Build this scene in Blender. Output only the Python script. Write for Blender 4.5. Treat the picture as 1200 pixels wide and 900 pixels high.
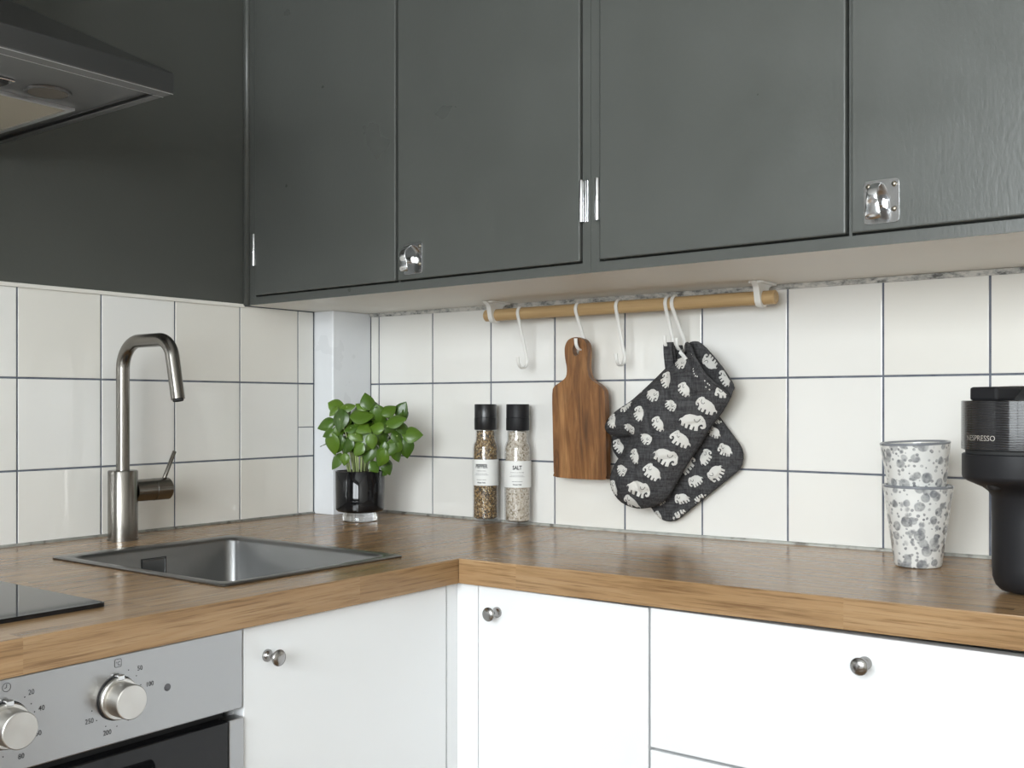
import bpy, bmesh, math, random
from mathutils import Vector, Matrix
from mathutils.geometry import delaunay_2d_cdt
random.seed(7)
PI = math.pi
scene = bpy.context.scene
COL = scene.collection
for o in list(bpy.data.objects): bpy.data.objects.remove(o)

# ------------------------------------------------------------------ camera
CAM = Vector((1.65974, -1.66055, 1.13073)); YAW = -0.65900; FPX = 1240.43
cd = bpy.data.cameras.new('camera'); cam = bpy.data.objects.new('camera', cd); COL.objects.link(cam)
cam.location = CAM; cam.rotation_euler = (PI/2, 0, -YAW)
cd.sensor_width = 36; cd.lens = FPX/1200*36
cd.shift_x = 30.53/1200; cd.shift_y = 23.775/1200; cd.clip_start = .02
scene.camera = cam
# ------------------------------------------------------------------ sky, daylight through the window, exposure
world = bpy.data.worlds.new('sky'); scene.world = world; world.use_nodes = True
bg = world.node_tree.nodes['Background']
bg.inputs[0].default_value = (.93, .97, 1, 1); bg.inputs[1].default_value = 20.5
WX0, WX1, WZ0, WZ1, WY = .80, 2.50, .95, 2.20, -3.2
pl = bpy.data.lights.new('window_portal', 'AREA'); pl.shape = 'RECTANGLE'; pl.size = WX1-WX0; pl.size_y = WZ1-WZ0
pl.cycles.is_portal = True
po = bpy.data.objects.new('window_portal', pl); COL.objects.link(po)
po.location = ((WX0+WX1)/2, WY-.02, (WZ0+WZ1)/2); po.rotation_euler = (PI/2, 0, 0)
vs = scene.view_settings; vs.view_transform = 'Standard'; vs.look = 'None'; vs.gamma = 1; vs.use_curve_mapping = False
vs.exposure = 0.0

# ------------------------------------------------------------------ pixel -> point on a known plane
FW = Vector((math.sin(YAW), math.cos(YAW), 0)); RT = Vector((math.cos(YAW), -math.sin(YAW), 0))
def ray(px, py): return FW + RT*((px-569.47)/FPX) + Vector((0, 0, 1))*((473.775-py)/FPX)
def on_y(px, py, y):
    d = ray(px, py); t = (y-CAM.y)/d.y; return CAM + d*t

# ------------------------------------------------------------------ helpers
W = {}
def link(name, me, parent=None, loc=(0, 0, 0), rot=None):
    o = bpy.data.objects.new(name, me); COL.objects.link(o)
    loc = Vector(loc); W[o] = loc
    if parent is not None:
        o.parent = parent; o.location = loc - W[parent]
    else: o.location = loc
    if rot is not None: o.rotation_euler = rot
    return o
def thing(name, label, cat, loc=(0, 0, 0), group=None):
    o = link(name, None, None, loc); o.empty_display_size = .03
    return tag(o, label, cat, group)
def tag(o, label=None, cat=None, group=None, kind=None):
    if label: o['label'] = label
    if cat: o['category'] = cat
    if group: o['group'] = group
    if kind: o['kind'] = kind
    return o
def to_mesh(bm, mats, smooth=False):
    bmesh.ops.recalc_face_normals(bm, faces=bm.faces)
    me = bpy.data.meshes.new('m'); bm.to_mesh(me); bm.free()
    for m in (mats if isinstance(mats, (list, tuple)) else [mats]): me.materials.append(m)
    if smooth:
        for p in me.polygons: p.use_smooth = True
    return me
def part(name, bm, mats, parent=None, smooth=False, bev=0, seg=2, kind=None, loc=(0, 0, 0), rot=None, auto=None):
    o = link(name, to_mesh(bm, mats, smooth or auto is not None), parent, loc, rot)
    if auto is not None: o.data.set_sharp_from_angle(angle=math.radians(auto))
    if bev:
        m = o.modifiers.new('bevel', 'BEVEL'); m.width = bev; m.segments = seg; m.limit_method = 'ANGLE'; m.angle_limit = .6
        m.harden_normals = False
    if kind: o['kind'] = kind
    return o
def B(): return bmesh.new()
def box(bm, x0, x1, y0, y1, z0, z1, f=None, mi=0):
    v = [bm.verts.new(f(Vector(p)) if f else p) for p in ((x0,y0,z0),(x1,y0,z0),(x1,y1,z0),(x0,y1,z0),(x0,y0,z1),(x1,y0,z1),(x1,y1,z1),(x0,y1,z1))]
    for q in ((0,3,2,1),(4,5,6,7),(0,1,5,4),(1,2,6,5),(2,3,7,6),(3,0,4,7)): bm.faces.new([v[i] for i in q]).material_index = mi
    return bm
def frame(axis, up=None):
    """matrix whose z axis is `axis`"""
    z = Vector(axis).normalized()
    u = Vector(up) if up else (Vector((0, 0, 1)) if abs(z.z) < .9 else Vector((1, 0, 0)))
    x = u.cross(z).normalized(); y = z.cross(x)
    return Matrix((x, y, z)).transposed()
def lathe(bm, prof, c=(0, 0, 0), axis=(0, 0, 1), n=32, mi=0, fn=None, caps=False):
    M = frame(axis) if tuple(axis) != (0, 0, 1) else Matrix.Identity(3)
    c = Vector(c); rings = []
    for r, z in prof:
        if r < 1e-6: rings.append([bm.verts.new(c + M @ Vector((0, 0, z)))])
        else:
            ring = []
            for i in range(n):
                a = 2*PI*i/n; p = Vector((r*math.cos(a), r*math.sin(a), z))
                if fn: p = fn(p)
                ring.append(bm.verts.new(c + M @ p))
            rings.append(ring)
    for A, Bb in zip(rings, rings[1:]):
        for i in range(n):
            j = (i+1) % n
            if len(A) == 1 and len(Bb) == 1: continue
            if len(A) == 1: q = (A[0], Bb[i], Bb[j])
            elif len(Bb) == 1: q = (A[i], A[j], Bb[0])
            else: q = (A[i], A[j], Bb[j], Bb[i])
            bm.faces.new(q).material_index = mi
    if caps:
        for R in (rings[0], rings[-1]):
            if len(R) > 2: bm.faces.new(R).material_index = mi
    return bm
def fillet(pts, radii, n=8):
    out = [Vector(pts[0])]
    for i in range(1, len(pts)-1):
        p, a, b = Vector(pts[i]), Vector(pts[i-1]), Vector(pts[i+1])
        u = (a-p).normalized(); v = (b-p).normalized(); r = radii[i-1] if isinstance(radii, (list, tuple)) else radii
        ang = u.angle(v); t = r/math.tan(ang/2)
        s = p+u*t; e = p+v*t; cen = p+(u+v).normalized()*(r/math.sin(ang/2))
        s0 = s-cen; e0 = e-cen; th = s0.angle(e0)
        for k in range(n+1):
            f = k/n; w = (math.sin((1-f)*th)*s0+math.sin(f*th)*e0)/math.sin(th); out.append(cen+w)
    out.append(Vector(pts[-1])); return out
def sweep(bm, path, prof, side=None, taper=None, caps=True, mi=0):
    """sweep a 2D profile [(a,b)] along path; `side` keeps profile's a axis"""
    path = [Vector(p) for p in path]; rings = []; px = None
    for i, p in enumerate(path):
        t = (path[min(i+1, len(path)-1)]-path[max(i-1, 0)]).normalized()
        if side is not None: x = Vector(side)
        elif px is None: x = Vector((0, 0, 1)) if abs(t.z) < .9 else Vector((1, 0, 0))
        else: x = px
        x = (x - t*x.dot(t)).normalized(); y = t.cross(x); px = x
        k = taper(i/(len(path)-1)) if taper else 1
        rings.append([bm.verts.new(p+x*a*k+y*b*k) for a, b in prof])
    n = len(prof)
    for A, Bb in zip(rings, rings[1:]):
        for i in range(n):
            j = (i+1) % n; bm.faces.new((A[i], A[j], Bb[j], Bb[i])).material_index = mi
    if caps:
        bm.faces.new(rings[0][::-1]).material_index = mi; bm.faces.new(rings[-1]).material_index = mi
    return bm
def circ(r, n=12): return [(r*math.cos(2*PI*i/n), r*math.sin(2*PI*i/n)) for i in range(n)]
def inside(p, poly):
    x, y = p; c = False; n = len(poly)
    for i in range(n):
        x1, y1 = poly[i]; x2, y2 = poly[i-1]
        if (y1 > y) != (y2 > y) and x < (x2-x1)*(y-y1)/(y2-y1)+x1: c = not c
    return c
def segdist(p, a, b):
    ax, ay = a; bx, by = b; dx, dy = bx-ax, by-ay; L = dx*dx+dy*dy
    t = 0 if L == 0 else max(0, min(1, ((p[0]-ax)*dx+(p[1]-ay)*dy)/L))
    return math.hypot(p[0]-ax-t*dx, p[1]-ay-t*dy)
def smooth_poly(pts, n=4, closed=True):
    """Catmull-Rom through pts"""
    out = []; N = len(pts); rng = range(N if closed else N-1)
    for i in rng:
        g = (lambda k: pts[k % N]) if closed else (lambda k: pts[max(0, min(N-1, k))])
        p0, p1, p2, p3 = g(i-1), g(i), g(i+1), g(i+2)
        for k in range(n):
            t = k/n
            out.append(tuple(.5*(2*p1[j]+(p2[j]-p0[j])*t+(2*p0[j]-5*p1[j]+4*p2[j]-p3[j])*t*t+(3*p1[j]-p0[j]-3*p2[j]+p3[j])*t**3) for j in (0, 1)))
    if not closed: out.append(tuple(pts[-1]))
    return out
def tri2d(outline, holes=(), res=None):
    """constrained triangulation of a 2D outline; returns points, triangles"""
    vs = [Vector(p) for p in outline]; es = [(i, (i+1) % len(outline)) for i in range(len(outline))]
    for h in holes:
        b = len(vs); vs += [Vector(p) for p in h]; es += [(b+i, b+(i+1) % len(h)) for i in range(len(h))]
    if res:
        xs = [p[0] for p in outline]; ys = [p[1] for p in outline]
        nx = int((max(xs)-min(xs))/res); ny = int((max(ys)-min(ys))/(res*.866))
        for j in range(ny+1):
            for i in range(nx+1):
                p = (min(xs)+(i+.5*(j % 2)+.2)*res, min(ys)+(j+.3)*res*.866)
                if inside(p, outline) and not any(inside(p, h) for h in holes):
                    if min(segdist(p, outline[k], outline[k-1]) for k in range(len(outline))) > res*.45: vs.append(Vector(p))
    r = delaunay_2d_cdt(vs, es, [], 0, 1e-7)
    P = [tuple(p) for p in r[0]]; T = []
    for f in r[2]:
        c = (sum(P[i][0] for i in f)/len(f), sum(P[i][1] for i in f)/len(f))
        if inside(c, outline) and not any(inside(c, h) for h in holes): T.append(tuple(f))
    return P, T
def solid2d(bm, P, T, top, bot, mi=0):
    """closed solid between two maps (u,v)->Vector over the same triangulation"""
    a = [bm.verts.new(top(p)) for p in P]; b = [bm.verts.new(bot(p)) for p in P]; cnt = {}
    for f in T:
        bm.faces.new([a[i] for i in f]).material_index = mi; bm.faces.new([b[i] for i in reversed(f)]).material_index = mi
        for i in range(len(f)):
            e = (f[i], f[(i+1) % len(f)]); cnt[e] = 1
    for (i, j) in cnt:
        if (j, i) not in cnt: bm.faces.new((a[j], a[i], b[i], b[j])).material_index = mi
    for v in [v for v in bm.verts if not v.link_faces]: bm.verts.remove(v)
    return bm
def prism(bm, outline, z0, z1, holes=(), f=None, mi=0):
    P, T = tri2d(outline, holes); g = f or (lambda p: p)
    return solid2d(bm, P, T, lambda p: g(Vector((p[0], p[1], z1))), lambda p: g(Vector((p[0], p[1], z0))), mi)
def rrect(x0, x1, y0, y1, r, n=5):
    out = []
    for cx, cy, a in ((x1-r, y1-r, 0), (x0+r, y1-r, 90), (x0+r, y0+r, 180), (x1-r, y0+r, 270)):
        for k in range(n+1):
            t = math.radians(a+90*k/n); out.append((cx+r*math.cos(t), cy+r*math.sin(t)))
    return out
def text_mesh(s, size, bold=0, sx=1, align='CENTER', space=1):
    cu = bpy.data.curves.new('t', 'FONT'); cu.body = s; cu.size = size; cu.align_x = align; cu.offset = bold; cu.space_character = space
    cu.resolution_u = 3
    o = bpy.data.objects.new('t', cu); COL.objects.link(o)
    bpy.context.view_layer.update()
    me = bpy.data.meshes.new_from_object(o.evaluated_get(bpy.context.evaluated_depsgraph_get()))
    bpy.data.objects.remove(o); bpy.data.curves.remove(cu)
    for v in me.vertices: v.co.x *= sx
    return me
def add_text(bm, s, size, place, **k):
    me = text_mesh(s, size, **k); t = bmesh.new(); t.from_mesh(me)
    if max((e.calc_length() for e in t.edges), default=0) > .004: bmesh.ops.subdivide_edges(t, edges=[e for e in t.edges if e.calc_length() > .004], cuts=2)
    mp = {v: bm.verts.new(place(v.co.x, v.co.y)) for v in t.verts}
    for f in t.faces:
        try: bm.faces.new([mp[v] for v in f.verts])
        except ValueError: pass
    t.free(); bpy.data.meshes.remove(me)

# ------------------------------------------------------------------ materials
def mat(name, col=(.8, .8, .8), rough=.5, metal=0, coat=0, ior=1.5, spec=.5, **kw):
    m = bpy.data.materials.new(name); m.use_nodes = True
    p = m.node_tree.nodes['Principled BSDF']
    p.inputs['Base Color'].default_value = (*col, 1); p.inputs['Roughness'].default_value = rough
    p.inputs['Metallic'].default_value = metal; p.inputs['Coat Weight'].default_value = coat; p.inputs['IOR'].default_value = ior
    p.inputs['Specular IOR Level'].default_value = spec; p.inputs['Coat Roughness'].default_value = .08
    for k, v in kw.items(): p.inputs[k.replace('_', ' ')].default_value = v
    return m
class N:
    """small node-tree builder"""
    def __init__(s, m): s.t = m.node_tree; s.p = s.t.nodes['Principled BSDF']
    def n(s, typ, ins=None, **at):
        x = s.t.nodes.new('ShaderNode'+typ)
        for k, v in at.items(): setattr(x, k, v)
        for k, v in (ins or {}).items():
            if hasattr(v, 'is_output'): s.t.links.new(v, x.inputs[k])
            else: x.inputs[k].default_value = v
        return x
    def set(s, k, sock): s.t.links.new(sock, s.p.inputs[k])
    def coord(s, scale=(1, 1, 1), kind='Object', order=None):
        c = s.n('TexCoord').outputs[kind]
        if order:
            sp = s.n('SeparateXYZ', {0: c}); c = s.n('CombineXYZ', {i: sp.outputs[order[i]] for i in range(3)}).outputs[0]
        return s.n('Mapping', {0: c, 3: scale}).outputs[0]
    def noise(s, vec, scale, detail=3, rough=.5, dist=0):
        return s.n('TexNoise', {'Vector': vec, 'Scale': scale, 'Detail': detail, 'Roughness': rough, 'Distortion': dist}).outputs[0]
    def ramp(s, f, stops, interp='LINEAR'):
        r = s.n('ValToRGB', {0: f}); e = r.color_ramp.elements; r.color_ramp.interpolation = interp
        while len(e) < len(stops): e.new(.5)
        for i, (pos, c) in enumerate(stops):
            e[i].position = pos; e[i].color = (*c, 1) if isinstance(c, tuple) else (c, c, c, 1)
        return r.outputs[0]
    def mix(s, a, b, f, mode='MIX'):
        x = s.n('Mix', data_type='RGBA', blend_type=mode)
        for k, v in ((0, f), (6, a), (7, b)):
            if hasattr(v, 'is_output'): s.t.links.new(v, x.inputs[k])
            else: x.inputs[k].default_value = (*v, 1) if isinstance(v, tuple) else v
        return x.outputs[2]
    def math(s, op, a, b=0):
        return s.n('Math', {0: a, 1: b}, operation=op).outputs[0]
    def bump(s, h, strength=.2, dist=.001):
        b = s.n('Bump', {'Height': h, 'Strength': strength, 'Distance': dist}).outputs[0]; s.set('Normal', b); return b

def m_paint(name, col, rough=.4, bump=.25, streak=True):
    m = mat(name, col, rough); k = N(m); c = k.coord((1, 1, .4) if streak else (1, 1, 1))
    n1 = k.noise(c, 220, 3); n2 = k.noise(k.coord(), 9, 4)
    k.bump(n1, bump, .0006)
    k.set('Roughness', k.n('MapRange', {0: n2, 1: .3, 2: .7, 3: rough-.05, 4: rough+.09}).outputs[0])
    k.set('Base Color', k.mix(tuple(x*.93 for x in col), tuple(min(1, x*1.06) for x in col), n2))
    return m
M = {}
M['green'] = m_paint('grey_green_paint', (.080, .084, .077), .32, .35)
M['green_wall'] = m_paint('grey_green_wall_paint', (.076, .079, .071), .42, .3, False)
M['wall'] = m_paint('greige_wall_paint', (.46, .45, .43), .6, .1, False)
M['ceiling'] = m_paint('white_ceiling_paint', (.66, .66, .64), .7, .1, False)
M['white'] = mat('white_lacquer', (.80, .81, .82), .32)
M['carcass'] = mat('white_melamine', (.8, .8, .8), .45)
M['cream'] = m_paint('cream_gloss_paint', (.78, .755, .70), .45, .25, False)
M['pvc'] = m_paint('white_boxing_paint', (.80, .82, .85), .3, .08, False)
# tiles: glazed, cream white, a different tone on each piece
m = M['tile'] = mat('cream_glazed_tile', (.80, .79, .76), .10, coat=.3); k = N(m)
oi = k.n('ObjectInfo').outputs['Random']
k.set('Base Color', k.ramp(oi, [(0, (.78, .755, .70)), (.5, (.81, .795, .755)), (1, (.825, .815, .79))]))
nn = k.noise(k.coord(), 14, 2); n2 = k.noise(k.coord(), 90, 2)
k.bump(k.math('ADD', nn, k.math('MULTIPLY', n2, .10)), .3, .0022)
m = M['grout'] = mat('blue_grey_grout', (.115, .13, .165), .85); k = N(m)
k.set('Base Color', k.ramp(k.noise(k.coord(), 40, 4), [(.3, (.09, .10, .13)), (.7, (.17, .185, .22))]))
m = M['caulk'] = mat('grey_caulk', (.36, .36, .33), .5); k = N(m)
k.set('Base Color', k.ramp(k.noise(k.coord(), 60, 4), [(.33, (.16, .15, .13)), (.45, (.40, .40, .37)), (.75, (.5, .5, .46))]))
m = M['dirty_joint'] = mat('worn_joint_paint', (.5, .5, .47), .6); k = N(m)
k.set('Base Color', k.ramp(k.noise(k.coord((.5, 1, 1)), 110, 4, .65), [(.36, (.13, .13, .125)), (.47, (.40, .40, .38)), (.6, (.62, .60, .56))]))
def m_wood(name, order, tone=1.0):
    m = mat(name, (.4, .25, .12), .3, spec=.32); k = N(m); tr_, tg_, tb_ = tone*.70, tone*.715, tone*.76
    v = k.coord((1, 1, 1), order=order)
    br = k.n('TexBrick', {'Vector': v, 'Color1': (0, 0, 0, 1), 'Color2': (1, 1, 1, 1), 'Mortar': (.3, .3, .3, 1), 'Scale': 1, 'Mortar Size': 0.0, 'Mortar Smooth': 0, 'Bias': 0, 'Brick Width': .47, 'Row Height': .062}, offset=.37)
    off = k.n('VectorMath', {0: br.outputs[0], 1: (3.1, 1.7, 2.3)}, operation='MULTIPLY').outputs[0]
    v2 = k.n('VectorMath', {0: v, 1: off}, operation='ADD').outputs[0]
    g1 = k.noise(k.n('Mapping', {0: v2, 3: (2.2, 34, 34)}).outputs[0], 1.6, 5, .6, .6)
    g2 = k.noise(k.n('Mapping', {0: v2, 3: (6, 210, 210)}).outputs[0], 1.5, 4, .65)
    t = tone
    c = k.ramp(g1, [(.25, (.34*tr_, .20*tg_, .088*tb_)), (.5, (.50*tr_, .31*tg_, .15*tb_)), (.75, (.60*tr_, .40*tg_, .21*tb_))])
    c = k.mix(c, k.ramp(g2, [(.32, (.42, .34, .27)), (.5, (1, 1, 1)), (.8, (1.06, 1.03, 1))]), .75, 'MULTIPLY')
    c = k.mix(c, k.ramp(br.outputs[0], [(0, (.86, .83, .8)), (1, (1.08, 1.06, 1.04))]), 1.0, 'MULTIPLY')
    k.set('Base Color', c)
    k.set('Roughness', k.n('MapRange', {0: g1, 1: .3, 2: .7, 3: .20, 4: .25}).outputs[0])
    return m
M['oak_left'] = m_wood('oak_worktop_along_y', (1, 0, 2)); M['oak_back'] = m_wood('oak_worktop_along_x', (0, 1, 2))
m = M['board'] = mat('walnut_board', (.25, .12, .05), .42); k = N(m)
v = k.coord((1, 1, 1)); g1 = k.noise(k.n('Mapping', {0: v, 3: (38, 38, 4)}).outputs[0], 1.5, 5, .6, 1.2); g2 = k.noise(k.n('Mapping', {0: v, 3: (300, 300, 22)}).outputs[0], 1, 3)
g3 = k.noise(v, 11, 3)
c = k.ramp(g1, [(.3, (.085, .036, .013)), (.5, (.22, .098, .034)), (.7, (.36, .185, .075))])
c = k.mix(c, k.ramp(g2, [(.3, .5), (.55, 1.0)]), .5, 'MULTIPLY'); c = k.mix(c, k.ramp(g3, [(.3, (.75, .7, .65)), (.7, (1.25, 1.2, 1.1))]), .8, 'MULTIPLY')
k.set('Base Color', c); k.bump(g2, .2, .0004)
m = M['rod'] = mat('beech_rod', (.50, .34, .17), .5); k = N(m)
k.set('Base Color', k.ramp(k.noise(k.coord((4, 90, 90)), 1.5, 4), [(.3, (.43, .28, .13)), (.7, (.56, .39, .20))]))
def m_steel(name, col, rough, sc, bump=.08, aniso=0, ax=None):
    m = mat(name, col, rough, 1); k = N(m); n = k.noise(k.coord(sc), 1, 3)
    if aniso:
        k.p.inputs['Anisotropic'].default_value = aniso
        k.set('Tangent', k.n('Tangent', direction_type='RADIAL', axis=ax).outputs[0])
    return m
M['steel_v'] = m_steel('brushed_steel', (.50, .485, .46), .27, (900, 900, 6))
M['steel_faucet'] = m_steel('brushed_steel_faucet', (.235, .22, .20), .25, (30, 30, 900))
M['steel_panel'] = m_steel('brushed_steel_panel', (.43, .43, .435), .30, (40, 4, 900), .05)
M['steel_sink'] = m_steel('satin_steel_sink', (.23, .23, .23), .30, (60, 60, 300), .06)
M['steel_hood'] = m_steel('brushed_steel_hood', (.17, .168, .17), .30, (60, 4, 900), .05)
M['knob_x'] = m_steel('turned_steel_knob_x', (.63, .61, .58), .28, (2, 300, 300), .02, .75, 'X')
M['knob_y'] = m_steel('turned_steel_knob_y', (.63, .61, .58), .28, (300, 2, 300), .02, .75, 'Y')
M['chrome'] = mat('chrome', (.78, .78, .79), .17, 1)
M['pull_x'] = m_steel('turned_steel_pull_x', (.36, .35, .34), .24, (2, 300, 300), .02, .6, 'X'); M['pull_y'] = m_steel('turned_steel_pull_y', (.36, .35, .34), .24, (300, 2, 300), .02, .6, 'Y')
M['edge'] = mat('lip_highlight_and_filter_frame', (.75, .75, .76), .3, 1)  # pale metal: painted highlight on the hood lip, and the filter frame
M['screw'] = mat('dulled_screw', (.30, .27, .22), .35, 1)
M['black_glass'] = mat('black_glass', (.006, .006, .007), .05, spec=.4)
M['black'] = mat('black_plastic', (.012, .012, .013), .42)
M['black_matte'] = mat('matte_black_plastic', (.013, .013, .015), .5, spec=.3)
M['cap'] = mat('black_grinder_cap', (.014, .014, .015), .28)
M['dark'] = mat('dark_recess', (.02, .02, .02), .7)
M['plastic_white'] = mat('white_hook_plastic', (.80, .79, .76), .4)
M['paper'] = mat('white_label_paper', (.80, .80, .78), .5)
M['ink'] = mat('black_ink', (.015, .015, .016), .6)
M['grey_ink'] = mat('grey_ink', (.30, .30, .30), .6)
M['silver_ink'] = mat('silver_lettering', (.62, .58, .54), .3, .8)
M['filter'] = m_steel('beige_grease_filter', (.50, .46, .38), .6, (300, 300, 300), .3)
M['lamp_glass'] = mat('unlit_lamp_glass', (.12, .10, .075), .25)
m = M['floor'] = m_wood('floor_boards', (1, 0, 2), .6)
def m_glass(name, tint, rough=.02):
    m = bpy.data.materials.new(name); m.use_nodes = True; t = m.node_tree; t.nodes.clear()
    o = t.nodes.new('ShaderNodeOutputMaterial'); a = t.nodes.new('ShaderNodeBsdfTransparent'); g = t.nodes.new('ShaderNodeBsdfGlossy')
    lw = t.nodes.new('ShaderNodeLayerWeight'); lw.inputs[0].default_value = .5; pw = t.nodes.new('ShaderNodeMath'); pw.operation = 'POWER'; pw.inputs[1].default_value = 5; t.links.new(lw.outputs['Facing'], pw.inputs[0]); f = t.nodes.new('ShaderNodeMath'); f.operation = 'MULTIPLY_ADD'; f.inputs[1].default_value = .75; f.inputs[2].default_value = .04; t.links.new(pw.outputs[0], f.inputs[0]); mx = t.nodes.new('ShaderNodeMixShader')
    a.inputs[0].default_value = (*tint, 1); g.inputs['Roughness'].default_value = rough
    t.links.new(f.outputs[0], mx.inputs[0]); t.links.new(a.outputs[0], mx.inputs[1]); t.links.new(g.outputs[0], mx.inputs[2]); t.links.new(mx.outputs[0], o.inputs[0])
    return m
M['glass'] = m_glass('clear_glass', (.985, .985, .985)); M['window_glass'] = m_glass('window_glass', (.97, .98, .98))
M['solid_glass'] = mat('clear_solid_glass', (1, 1, 1), .02, ior=1.48, Transmission_Weight=1.0)
def m_grains(name, stops, sc):
    m = mat(name, (.3, .2, .1), .6); k = N(m)
    vo = k.n('TexVoronoi', {'Vector': k.coord(), 'Scale': sc}); sp = k.n('SeparateColor', {0: vo.outputs['Color']})
    k.set('Base Color', k.ramp(sp.outputs[0], stops, 'CONSTANT')); k.bump(vo.outputs['Distance'], .9, .0015); return m
M['pepper'] = m_grains('ground_pepper_mix', [(0, (.035, .025, .015)), (.25, (.14, .09, .045)), (.5, (.26, .16, .075)), (.72, (.40, .25, .09)), (.86, (.55, .43, .26))], 420)
M['salt'] = m_grains('salt_herb_mix', [(0, (.52, .46, .38)), (.35, (.64, .58, .50)), (.65, (.40, .34, .26)), (.85, (.22, .18, .11)), (.93, (.70, .66, .60))], 330)
# fabric
m = M['fabric'] = mat('charcoal_linen', (.048, .047, .049), .85, spec=.2); k = N(m)
f1 = k.noise(k.coord((420, 420, 50)), 1, 3); f2 = k.noise(k.coord((50, 50, 420)), 1, 3)
s = k.math('ADD', f1, f2); k.set('Base Color', k.ramp(k.math('MULTIPLY', s, .5), [(.38, (.030, .029, .031)), (.62, (.082, .081, .083))])); k.bump(s, .3, .0004)
M['print'] = mat('off_white_print', (.66, .645, .61), .85, spec=.2)
M['piping'] = mat('pale_piping', (.45, .43, .39), .85)
# basil
m = M['leaf'] = mat('basil_leaf', (.10, .22, .03), .33, spec=.6); k = N(m)
r = k.n('ObjectInfo').outputs['Random']; nz = k.noise(k.coord(), 60, 3)
c = k.ramp(r, [(0, (.040, .095, .007)), (.5, (.066, .140, .010)), (1, (.11, .20, .018))])
k.set('Base Color', k.mix(c, k.ramp(nz, [(.3, .75), (.7, 1.15)]), .6, 'MULTIPLY'))
k.p.inputs['Subsurface Weight'].default_value = .12; k.p.inputs['Subsurface Radius'].default_value = (.002, .004, .001)
M['stem'] = mat('pale_basil_stem', (.42, .50, .22), .4)
m = M['soil'] = mat('potting_soil', (.03, .018, .01), .95); k = N(m); k.bump(k.noise(k.coord(), 260, 4), 1, .003)
# cups: soft grey dabs on a white glaze
m = M['cup'] = mat('white_glaze_grey_dabs', (.75, .74, .71), .2, coat=.3); k = N(m)
base = (.74, .735, .71); c = None
v = k.coord()
for i, (sc, rad, off, dark) in enumerate(((52, .0082, 0, .22), (60, .0066, 5.3, .28), (135, .0024, 9.1, .22))):
    vv = k.n('VectorMath', {0: v, 1: (off, off*.7, off*1.3)}, operation='ADD').outputs[0]
    wob = k.n('VectorMath', {0: vv, 1: k.n('VectorMath', {0: k.n('TexNoise', {'Vector': vv, 'Scale': 120}).outputs['Color'], 3: .003}, operation='SCALE').outputs[0]}, operation='ADD').outputs[0]
    vo = k.n('TexVoronoi', {'Vector': wob, 'Scale': sc, 'Randomness': .9}); d = k.math('DIVIDE', vo.outputs['Distance'], sc)
    edge = k.n('MapRange', {0: d, 1: rad*.82, 2: rad, 3: 1, 4: 0}).outputs[0]
    tone = k.math('MULTIPLY', edge, k.n('MapRange', {0: k.noise(vv, 110, 2), 1: .3, 2: .7, 3: .35, 4: .95}).outputs[0])
    c = k.mix(c if c is not None else base, (dark*.72, dark*.75, dark*.8), tone)
k.set('Base Color', c)
M['cup_rim'] = mat('grey_glazed_rim', (.20, .21, .23), .2, coat=.3); M['cup_in'] = mat('cream_glaze_inside', (.70, .68, .62), .2, coat=.3)
M['elephant_line'] = M['ink']
# coffee machine ribs
m = M['ribbed'] = mat('ribbed_black_gloss', (.015, .015, .017), .22, coat=.4); k = N(m)
sp = k.n('SeparateXYZ', {0: k.n('TexCoord').outputs['Object']})
k.bump(k.math('SINE', k.math('MULTIPLY', sp.outputs[2], 2*PI/.0027)), .5, .0006)

# ------------------------------------------------------------------ room shell
RX, RY, RZ = 2.75, WY, 2.45
def struct(name, bm, m, parent=None, **k):
    o = part(name, bm, m, parent, **k)
    if parent is None: o['kind'] = 'structure'
    return o
struct('floor', box(B(), -.1, RX+.1, RY-.1, .1, -.06, 0), M['floor'])
struct('ceiling', box(B(), -.1, RX+.1, RY-.1, .1, RZ, RZ+.06), M['ceiling'])
wall_back = struct('wall_back', box(B(), -.1, RX+.1, .007, .1, 0, RZ), M['wall'])
bm = box(B(), -.1, -.007, RY-.1, .007, 0, RZ)
wall_left = struct('wall_left', bm, M['wall'])
struct('wall_right', box(B(), RX, RX+.1, RY-.1, .007, 0, RZ), M['cream'])
bm = B(); box(bm, -.007, WX0, RY-.1, RY, 0, RZ); box(bm, WX1, RX, RY-.1, RY, 0, RZ); box(bm, WX0, WX1, RY-.1, RY, 0, WZ0); box(bm, WX0, WX1, RY-.1, RY, WZ1, RZ)
struct('wall_front', bm, M['wall'])
# window behind the camera: the light of the room
win = link('window_1', None, None, ((WX0+WX1)/2, RY-.05, WZ0)); win['kind'] = 'structure'
bm = B(); t = .05
box(bm, WX0, WX0+t, RY-.08, RY-.02, WZ0, WZ1); box(bm, WX1-t, WX1, RY-.08, RY-.02, WZ0, WZ1); box(bm, WX0+t, WX1-t, RY-.08, RY-.02, WZ0, WZ0+t); box(bm, WX0+t, WX1-t, RY-.08, RY-.02, WZ1-t, WZ1)
mx = (WX0+WX1)/2; box(bm, mx-.035, mx+.035, RY-.08, RY-.02, WZ0+t, WZ1-t)
part('window_frame', bm, M['white'], win, bev=.003)
for a, b in ((WX0+t, mx-.035), (mx+.035, WX1-t)): part('window_pane', box(B(), a, b, RY-.053, RY-.049, WZ0+t, WZ1-t), M['window_glass'], win)
part('window_sill', box(B(), WX0-.04, WX1+.04, RY+.001, RY+.12, WZ0-.03, WZ0-.001), M['white'], win, bev=.004)

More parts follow.
